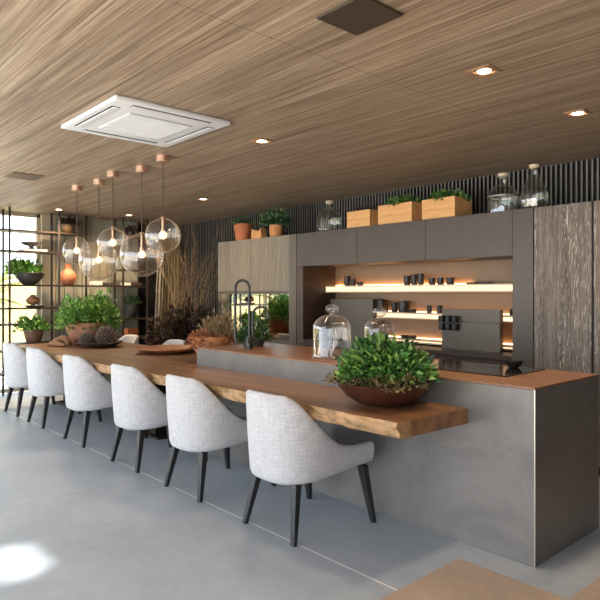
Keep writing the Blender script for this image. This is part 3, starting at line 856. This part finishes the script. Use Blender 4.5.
def crate(x0, x1, y0, y1, h, label, seed, dark=False):
    t = thing('planter_box', label, 'planter', ((x0+x1)/2, (y0+y1)/2, CZ), 0, 'wooden planter boxes on the cabinets')
    hw, hd = (x1-x0)/2, (y1-y0)/2
    bm = B(); th = .018
    box(bm, -hw, hw, -hd, -hd+th, 0, h); box(bm, -hw, hw, hd-th, hd, 0, h)
    box(bm, -hw, -hw+th, -hd+th, hd-th, 0, h); box(bm, hw-th, hw, -hd+th, hd-th, 0, h); box(bm, -hw+th, hw-th, -hd+th, hd-th, 0, .02)
    obj('box', bm, M['pine'], t)
    obj('soil', box(B(), -hw+th, hw-th, -hd+th, hd-th, .02, h-.03), M['soil'], t)
    bm = B()
    if dark: foliage(bm, (0, 0, h-.03), hw*.85, hd*.8, .075, 350, .05, .016, seed, .5, .3)
    else: foliage(bm, (0, 0, h-.03), hw*.98, hd*.98, .105, 1100, .045, .022, seed, .4, .3)
    obj('foliage', bm, M['black_leaf'] if dark else M['g_plant'], t, 'leaf')
crate(-4.754, -4.408, 5.0, 5.30, .19, 'smallest wooden planter box on the cabinet tops, with dark withered plants', 61, True)
crate(-4.293, -3.839, 5.0, 5.30, .21, 'wooden planter box with green plants, second along the cabinet tops', 62)
crate(-3.713, -3.327, 5.0, 5.30, .205, 'wooden planter box of dense green plants nearest the glass bottles', 63)
def bottle(x, y, prof, label, band=None, cap=.03):
    t = thing('glass_bottle', label, 'bottle', (x, y, CZ), 0, 'big glass bottles on the cabinets')
    obj('body', lathe(B(), prof, 40), M['bottle'], t, True)
    h = prof[-1][1]; r = prof[-1][0]
    obj('stopper', lathe(B(), [(0, h-.01), (r*.8, h-.01), (r*.85, h), (r*1.25, h+.004), (r*1.25, h+cap), (0, h+cap)], 20), M['cork'], t, True)
    if band: obj('band', lathe(B(), [(band[0]+.001, band[1]), (band[0]+.005, band[1]+.004), (band[0]+.005, band[1]+.012), (band[0]+.001, band[1]+.016)], 40), M['edge_steel'], t, True)
bottle(-5.16, 5.12, [(0, .004), (.13, 0), (.148, .015), (.150, .09), (.147, .17), (.128, .225), (.09, .262), (.05, .283), (.034, .295), (.032, .335), (.036, .338), (.036, .345)], 'round-shouldered glass demijohn left of the planter boxes')
bottle(-2.905, 5.15, [(0, .004), (.115, 0), (.132, .012), (.136, .07), (.134, .16), (.12, .215), (.085, .252), (.045, .272), (.036, .285), (.034, .335), (.038, .338), (.038, .345)], 'wide-shouldered glass demijohn with a metal band, right of the planter boxes', band=(.135, .15))
bottle(-2.585, 5.11, [(0, .004), (.085, 0), (.105, .012), (.121, .07), (.121, .12), (.105, .185), (.075, .245), (.045, .30), (.033, .33), (.03, .36), (.034, .363), (.034, .37)], 'teardrop-shaped clear glass bottle above the tall dark cabinet')

# ------------------------------------------------------------------ ceiling fixtures
ac = thing('ceiling_air_conditioner', 'square white ceiling air conditioner panel', 'air conditioner', (-3.905, 2.045, H))
bm = B(); box(bm, -.445, .445, -.425, .425, -.03, 0, .012, 3)
obj('panel', bm, M['white_plastic'], ac, True)
obj('grille', box(B(), -.245, .245, -.235, .235, -.036, -.029, .004, 2), M['ac_grille'], ac)
bm = B()
for k in range(22):
    y = -.22+.44*k/21; box(bm, -.23, .23, y-.004, y+.004, -.039, -.036)
obj('grille_slats', bm, M['white_plastic'], ac)
for (a, b_, c, d) in ((-.3, .3, -.385, -.325), (-.3, .3, .325, .385), (-.405, -.345, -.29, .29), (.345, .405, -.29, .29)):
    obj('louver_slot', box(B(), a, b_, c, d, -.0315, -.029), M['ac_slot'], ac)
    if b_-a > d-c: f = box(B(), a+.004, b_-.004, (c+d)/2-.016, (c+d)/2+.022, -.037, -.031, .002, 1)
    else: f = box(B(), (a+b_)/2-.022, (a+b_)/2+.016, c+.004, d-.004, -.037, -.031, .002, 1)
    obj('flap', f, M['white_plastic'], ac)
t = thing('ceiling_hatch', 'dark square panel in the ceiling at the top of the photo', 'ceiling panel', (-1.775, 1.945, H))
obj('plate', box(B(), -.137, .137, -.13, .13, -.012, 0, .003, 1), M['hatch'], t)
t = thing('ceiling_vent', 'small brown square vent in the ceiling left of the pendants', 'vent', (-6.5, 2.05, H))
obj('frame', box(B(), -.16, .16, -.15, .15, -.01, 0, .002, 1), M['vent'], t)
bm = B()
for k in range(7): box(bm, -.13, .13, -.12+.04*k-.006, -.12+.04*k+.006, -.013, -.0095)
obj('slats', bm, M['hatch'], t)
DL = [(-1.77, 2.938, 'square downlight nearest the dark ceiling panel'), (-1.762, 4.087, 'square downlight nearest the tall dark cabinets'),
      (-3.756, 2.978, 'square downlight next to the air conditioner panel'), (-6.55, 4.24, 'small downlight above the oak cabinet end'),
      (-8.74, 3.23, 'small downlight above the shelf rack at the far left'), (-8.64, 4.26, 'small downlight above the shelf rack, behind the pendants')]
d0 = None
for i, (x, y, lb) in enumerate(DL):
    if d0 is None:
        d0 = thing('downlight', lb, 'downlight', (x, y, H), 0, 'recessed downlights')
        bm = B()
        s, q, zt = .068, .045, -.006
        for (a, b_, c, d) in ((-s, s, -s, -q), (-s, s, q, s), (-s, -q, -q, q), (q, s, -q, q)): box(bm, a, b_, c, d, zt, 0)
        obj('frame', bm, M['trim_metal'], d0)
        obj('lamp', lathe(B(), [(0, -.0035), (.036, -.0035), (.036, 0), (0, 0)], 20), M['lamp_disc'], d0)
    else:
        o = dup(d0, (x, y, H), None, lb)
    ld = bpy.data.lights.new('downlight_lamp', 'SPOT'); ld.energy = 42 if x > -7 else 130; ld.color = (1, .76, .52); ld.spot_size = radians(150); ld.spot_blend = 1.0; ld.shadow_soft_size = .12
    lo_ = bpy.data.objects.new('downlight_lamp', ld); C.objects.link(lo_); lo_.location = (x, y, H-.03)

# pendants
def pendant(x, y, R, zc, label, seed):
    t = thing('pendant_lamp', label, 'pendant lamp', (x, y, H), 0, 'glass globe pendant lamps')
    z0 = zc-H
    obj('canopy', lathe(B(), [(0, 0), (.058, 0), (.058, -.052), (.054, -.056), (0, -.056)], 28), M['copper'], t, True)
    obj('cord', tube(B(), [(0, 0, -.05), (0, 0, z0+R*.97)], .0045, 8), M['cord'], t)
    bm = B(); prof = []
    for k in range(2, 32):
        a = pi/2-pi*k/32; prof.append((R*cos(a), z0+R*sin(a)))
    prof = [(.02, z0+R*.985)]+prof+[(0, z0-R)]
    obj('globe', lathe(bm, prof, 48), M['globe'], t, True)
    obj('cap', lathe(B(), [(0, z0+R+.012), (.02, z0+R+.012), (.026, z0+R-.006), (0, z0+R-.006)], 20), M['copper'], t, True)
    sk = obj('socket', lathe(B(), [(0, z0+R), (.011, z0+R), (.011, z0+R*.35), (.02, z0+R*.33), (.02, z0+R*.05+.03), (0, z0+R*.05+.03)], 16), M['copper'], t, True)
    rb = .034; zb = z0+R*.05-.005
    pr = [(0, zb+.04), (.014, zb+.038)]
    for k in range(2, 11):
        a = pi/2-pi*k/11; pr.append((rb*cos(a), zb+rb*sin(a)))
    pr.append((0, zb-rb))
    obj('bulb', lathe(B(), pr, 18), M['bulb'], t, True)
pendant(-4.745, 2.657, .152, 1.962, 'small clear globe pendant nearest the camera, hung beside the slatted wall', 1)
pendant(-5.29, 2.738, .205, 1.822, 'large clear globe pendant, second from the camera', 2)
pendant(-5.70, 2.637, .148, 1.956, 'small clear globe pendant in the middle of the row of five', 3)
pendant(-6.195, 2.711, .205, 1.806, 'large clear globe pendant, second from the far end of the row', 4)
pendant(-6.707, 2.678, .150, 1.932, 'small clear globe pendant at the far left end of the row', 5)

# ------------------------------------------------------------------ shelf rack at the end wall
er = thing('shelf_rack', 'tall thin dark metal shelf rack against the bright end wall', 'shelf rack', (-9.1, 3.0, 0))
ex, ey = 9.1, -3.0
XA, XBk = -8.95, -9.25
def post(x, y, z0=0, z1=H):
    obj('post', box(B(), x-.0125+ex, x+.0125+ex, y-.0125+ey, y+.0125+ey, z0, z1), M['rack_metal'], er)
for y in (1.29, 1.96, 2.63, 3.31, 4.31, 4.73):
    post(XA, y); post(XBk, y)
post(XBk, 3.84)
def board(y0, y1, z):
    obj('shelf', box(B(), XBk+ex, XA+ex, y0+ey, y1+ey, z-.012, z+.012), M['rack_metal'], er)
board(1.29, 3.75, 2.345); board(1.96, 3.35, 2.052); board(1.29, 4.73, 1.572); board(1.96, 3.31, 1.245)
board(1.29, 2.75, 1.02); board(4.31, 4.73, 1.05); board(4.31, 4.73, 1.83); board(2.63, 3.31, .745); board(4.31, 4.73, .76)
board(1.29, 2.63, .65); board(1.29, 3.31, .33); board(4.31, 4.73, 2.375); board(3.31, 4.31, .745)
def shelfthing(name, label, cat, y, z, x=-9.1): return thing(name, label, cat, (x, y, z))
# dish on foot over a book
z = 2.064
o = obj('book', box(B(), -.11, .11, -.17, .17, 0, .028, .003, 1), M['book_white']); o.location = (-9.1, 2.99, z); tag(o, 'pale book lying under the dark footed dish on the rack', 'book')
o = obj('footed_dish', lathe(B(), [(0, 0), (.06, 0), (.055, .012), (.03, .03), (.035, .045), (.11, .065), (.152, .10), (.146, .104), (.09, .075), (0, .06)], 32), M['charcoal'], None, True)
o.location = (-9.1, 2.97, z+.028); tag(o, 'dark footed dish standing on a book on the shelf rack', 'dish')
# dark bowl with trailing plant
t = shelfthing('planter_bowl', 'wide dark bowl with trailing green plant on the shelf rack', 'plant', 2.94, 1.584)
obj('bowl', lathe(B(), [(0, 0), (.07, 0), (.10, .012), (.17, .09), (.208, .165), (.20, .17), (.15, .1), (0, .06)], 36), M['charcoal'], t, True)
bm = B(); foliage(bm, (0, -.04, .14), .15, .2, .17, 420, .08, .04, 71, .4, .3); foliage(bm, (.0, -.16, .18), .12, .14, .16, 260, .08, .035, 72, .5, .3)
stems(bm, (0, -.05, .12), .15, .2, .2, 20, .003, 73)
obj('foliage', bm, M['g_fresh'], t, 'leaf')
# small dark planted pot on the top shelf
t = shelfthing('potted_plant', 'round brown pot with dark plant on the top shelf of the rack', 'plant', 3.497, 2.357)
obj('pot', lathe(B(), [(0, 0), (.05, 0), (.08, .03), (.10, .08), (.095, .14), (.085, .145), (.08, .12), (0, .11)], 30), plain('olive_brown_pot', srgb(104, 78, 48), .5), t, True)
bm = B(); foliage(bm, (0, 0, .13), .125, .125, .085, 260, .06, .035, 74, .1, .4)
obj('foliage', bm, M['black_leaf'], t, 'leaf')
# terracotta vase
o = obj('vase', lathe(B(), [(0, 0), (.06, 0), (.09, .02), (.119, .09), (.118, .15), (.09, .205), (.048, .232), (.042, .25), (.042, .31), (.046, .315), (.036, .315), (.034, .25), (0, .22)], 36), M['clay_orange'], None, True)
o.location = (-9.1, 3.497, 1.584); tag(o, 'round orange clay vase with short neck on the shelf rack', 'vase')
# carved ball on plate
o = obj('plate', lathe(B(), [(0, 0), (.10, 0), (.15, .025), (.145, .03), (.09, .012), (0, .01)], 32), M['charcoal'], None, True)
o.location = (-9.1, 3.02, 1.257); tag(o, 'dark plate under the brown carved ball on the rack', 'plate')
o = obj('carved_ball', lathe(B(), [(0, 0), (.04, 0), (.035, .015), (.03, .025), (.07, .04), (.095, .075), (.09, .11), (.06, .135), (.045, .14), (.04, .16), (.02, .172), (0, .173)], 30), plain('brown_carved_wood', srgb(140, 98, 62), .7, 0, .2, 12, .2), None, True)
o.location = (-9.1, 2.99, 1.269); tag(o, 'round brown carved ball standing on a dark plate on the rack', 'ornament')
# potted plant low
t = shelfthing('potted_plant', 'brown tapered pot with light green plant on the low rack shelf', 'plant', 3.0, .757)
obj('pot', lathe(B(), [(0, 0), (.095, 0), (.105, .02), (.135, .14), (.140, .175), (.13, .178), (.12, .14), (0, .13)], 30), M['brown_pot'], t, True)
bm = B(); foliage(bm, (0, 0, .16), .19, .19, .17, 420, .075, .04, 76, .5, .3)
stems(bm, (0, 0, .14), .16, .16, .2, 20, .003, 77)
obj('foliage', bm, M['g_fresh'], t, 'leaf')
# books
def book(y, z, ly, lx, h, mat, label):
    o = obj('book', box(B(), -lx/2, lx/2, -ly/2, ly/2, 0, h, .003, 1), mat); o.location = (-9.1, y, z); tag(o, label, 'book', 'books on the shelf rack')
book(3.93, 1.584, .12, .22, .06, M['book_white'], 'short white book lying left of the dark one behind the pendants')
book(4.10, 1.584, .22, .22, .045, M['book_dark'], 'dark flat book lying beside the short white one on the rack')
book(4.42, 1.584, .10, .2, .045, M['book_white'], 'pale book lying near the dark end of the rack')
book(4.57, 1.584, .17, .2, .05, M['book_dark'], 'dark book lying at the dark end of the rack')
t = shelfthing('potted_plant', 'dark grey hanging-style pot with trailing plant near the curtain', 'plant', 4.525, 1.062)
obj('pot', lathe(B(), [(0, 0), (.05, 0), (.085, .05), (.105, .16), (.108, .25), (.1, .252), (.09, .2), (0, .19)], 30), M['grey_pot'], t, True)
bm = B(); foliage(bm, (0, 0, .23), .12, .13, .10, 240, .06, .03, 78, .3, .3)
obj('foliage', bm, M['g_dark'], t, 'leaf')
o = obj('clay_box', box(B(), -.09, .09, -.095, .095, 0, .13, .01, 2), M['terracotta'], None, True); o.location = (-9.1, 4.507, .772); tag(o, 'square clay box on a low shelf of the rack', 'box')
t = shelfthing('potted_plant', 'small dark pot with dark plant high on the rack near the black gap', 'plant', 4.516, 2.387)
obj('pot', lathe(B(), [(0, 0), (.05, 0), (.07, .05), (.065, .07), (0, .06)], 24), M['black_brown'], t, True)
bm = B(); foliage(bm, (0, 0, .06), .10, .10, .08, 180, .05, .03, 79, .2, .3)
obj('foliage', bm, M['black_leaf'], t, 'leaf')

# curtain in the corner
def curtain(name, y0, y1, x, z0, z1, folds, amp, mat, label, slant=0):
    bm = B(); n = folds*10; rows = 6
    G = []
    for r in range(rows+1):
        zz = z0+(z1-z0)*r/rows
        G.append([bm.verts.new((x+amp*sin(2*pi*folds*i/n), y0+(y1-y0)*i/n+slant*(1-r/rows), zz)) for i in range(n+1)])
    for A, R in zip(G, G[1:]):
        for i in range(n): bm.faces.new((A[i], A[i+1], R[i+1], R[i]))
    bmesh.ops.solidify(bm, geom=bm.faces[:], thickness=.006)
    o = obj(name, bm, mat, None, True, ang=80); return tag(o, label, 'curtain')
curtain('curtain', 5.10, 5.50, -9.25, .02, 2.50, 7, .035, M['curtain'], 'beige pleated curtain in the corner behind the dry branches')
curtain('curtain', 5.02, 5.14, -9.12, .02, 2.30, 2, .015, M['curtain_white'], 'narrow white curtain edge hanging left of the beige curtain', -.12)

# branches and dark bush behind the table
vz = thing('branch_vase', 'tall dark vase of dry branches and dark purple foliage behind the table', 'plant', (-8.06, 4.96, 0))
obj('vase', lathe(B(), [(0, 0), (.14, 0), (.18, .05), (.22, .3), (.19, .52), (.15, .6), (.16, .63), (.14, .63), (.13, .58), (0, .5)], 32), M['charcoal'], vz, True)
bm = B(); rd = random.Random(11)
for k in range(12):
    a = rd.uniform(0, 2*pi); q = rd.uniform(.05, .34)
    twig(bm, (.05*cos(a), .05*sin(a), .55), (q*cos(a)*1.0-.02, q*sin(a)+.05, 1), rd.uniform(1.1, 1.75), .007, 2, rd)
obj('branches', bm, M['twig'], vz)
bm = B(); foliage(bm, (0, -.05, .72), .36, .40, .55, 1700, .10, .045, 81, .3, .3, .25); foliage(bm, (-.15, -.3, .7), .26, .26, .42, 500, .1, .045, 82, .3, .3, .3)
stems(bm, (0, 0, .6), .3, .35, .55, 30, .004, 83)
obj('foliage', bm, M['purple'], vz, 'leaf')

# ------------------------------------------------------------------ garden
def frond(bm, p, d, L, rd):
    pts = [Vector(p)]; q = Vector(p); d = Vector(d).normalized()
    for i in range(8):
        d = (d+Vector((0, 0, -.09))).normalized(); q = q+d*L/8; pts.append(q.copy())
    tube(bm, pts, [.012*(1-.1*i) for i in range(9)], 4, False)
    s = d.cross(Vector((0, 0, 1))).normalized()
    for i in range(1, 9):
        for sg in (-1, 1):
            for h in (0, .5):
                pp = pts[i]+(pts[i-1]-pts[i])*h
                leaf(bm, pp, (pts[i]-pts[i-1]).normalized()*.8+s*sg*.8+Vector((0, 0, -.2)), L*.26, .03, rd, .1)
def palm(loc, h, n, L, label, seed, cat='palm', group=None):
    t = thing('garden_palm', label, cat, loc, 0, group)
    obj('trunk', tube(B(), [(0, 0, 0), (.03, 0, h*.5), (0, .02, h)], [.07, .055, .05], 10), M['twig'], t, True)
    bm = B(); rd = random.Random(seed)
    for k in range(n):
        a = 2*pi*k/n+rd.uniform(-.2, .2); frond(bm, (0, 0, h), (cos(a), sin(a), rd.uniform(.4, 1.6)), L*rd.uniform(.8, 1.1), rd)
    obj('fronds', bm, M['g_yellow'], t, 'leaf')
palm((-10.6, 2.55, -.11), 1.35, 16, 1.15, 'yellow-green palm outside the end window', 91)
def shrub(loc, r, h, label, seed, mat):
    t = thing('garden_shrub', label, 'shrub', loc, 0, 'shrubs in the garden outside')
    obj('trunk', tube(B(), [(0, 0, 0), (0, 0, h*.5)], [.05, .03], 8), M['twig'], t)
    bm = B(); foliage(bm, (0, 0, h*.5), r, r, h*.5, 1000, .16, .07, seed, .2, .3, .8)
    obj('foliage', bm, M[mat], t, 'leaf')
shrub((-12.2, -.9, -.11), .65, 1.9, 'round dark green shrub by the cream garden wall', 92, 'g_plant')
shrub((-12.2, -3.2, -.11), .8, 2.3, 'tall blue-green shrub by the cream garden wall', 93, 'g_dark')
bm = B(); box(bm, -.2, .2, -.9, .9, 0, .42, .01, 1)
o = obj('garden_bench', bm, M['white_wall']); o.location = (-10.7, 1.5, -.11); tag(o, 'low white block bench outside the end window', 'bench')

# ------------------------------------------------------------------ light
w = bpy.data.worlds.new('sky'); sc.world = w; w.use_nodes = True
bg = w.node_tree.nodes['Background']; bg.inputs[0].default_value = (.82, .93, 1.06, 1); bg.inputs[1].default_value = 3.6
sun = bpy.data.lights.new('sun', 'SUN'); sun.energy = 17.0; sun.angle = radians(2.6); sun.color = (1, .97, .92)
so = bpy.data.objects.new('sun', sun); C.objects.link(so)
so.rotation_euler = Vector((-.4, .85, -.85)).to_track_quat('-Z', 'Y').to_euler()
# portals help the renderer find the sky through the openings (they give off no light)
def portal(loc, rot, sx, sy):
    l = bpy.data.lights.new('portal', 'AREA'); l.shape = 'RECTANGLE'; l.size = sx; l.size_y = sy
    l.cycles.is_portal = True
    o = bpy.data.objects.new('portal', l); C.objects.link(o); o.location = loc; o.rotation_euler = rot
portal(((XL+XR)/2, YF-.08, H/2), (radians(90), 0, 0), XR-XL, H)
portal((XL-.15, (WY0+WY1)/2, H/2), (radians(90), 0, radians(-90)), WY1-WY0, H)

# ------------------------------------------------------------------ camera
cd = bpy.data.cameras.new('camera'); cam = bpy.data.objects.new('camera', cd); C.objects.link(cam)
cam.location = (0, 0, 1.45); cam.rotation_euler = (radians(90), 0, math.asin(.743))
cd.sensor_width = 36; cd.lens = 36*605/600; cd.shift_y = -.01; cd.clip_start = .05
sc.camera = cam
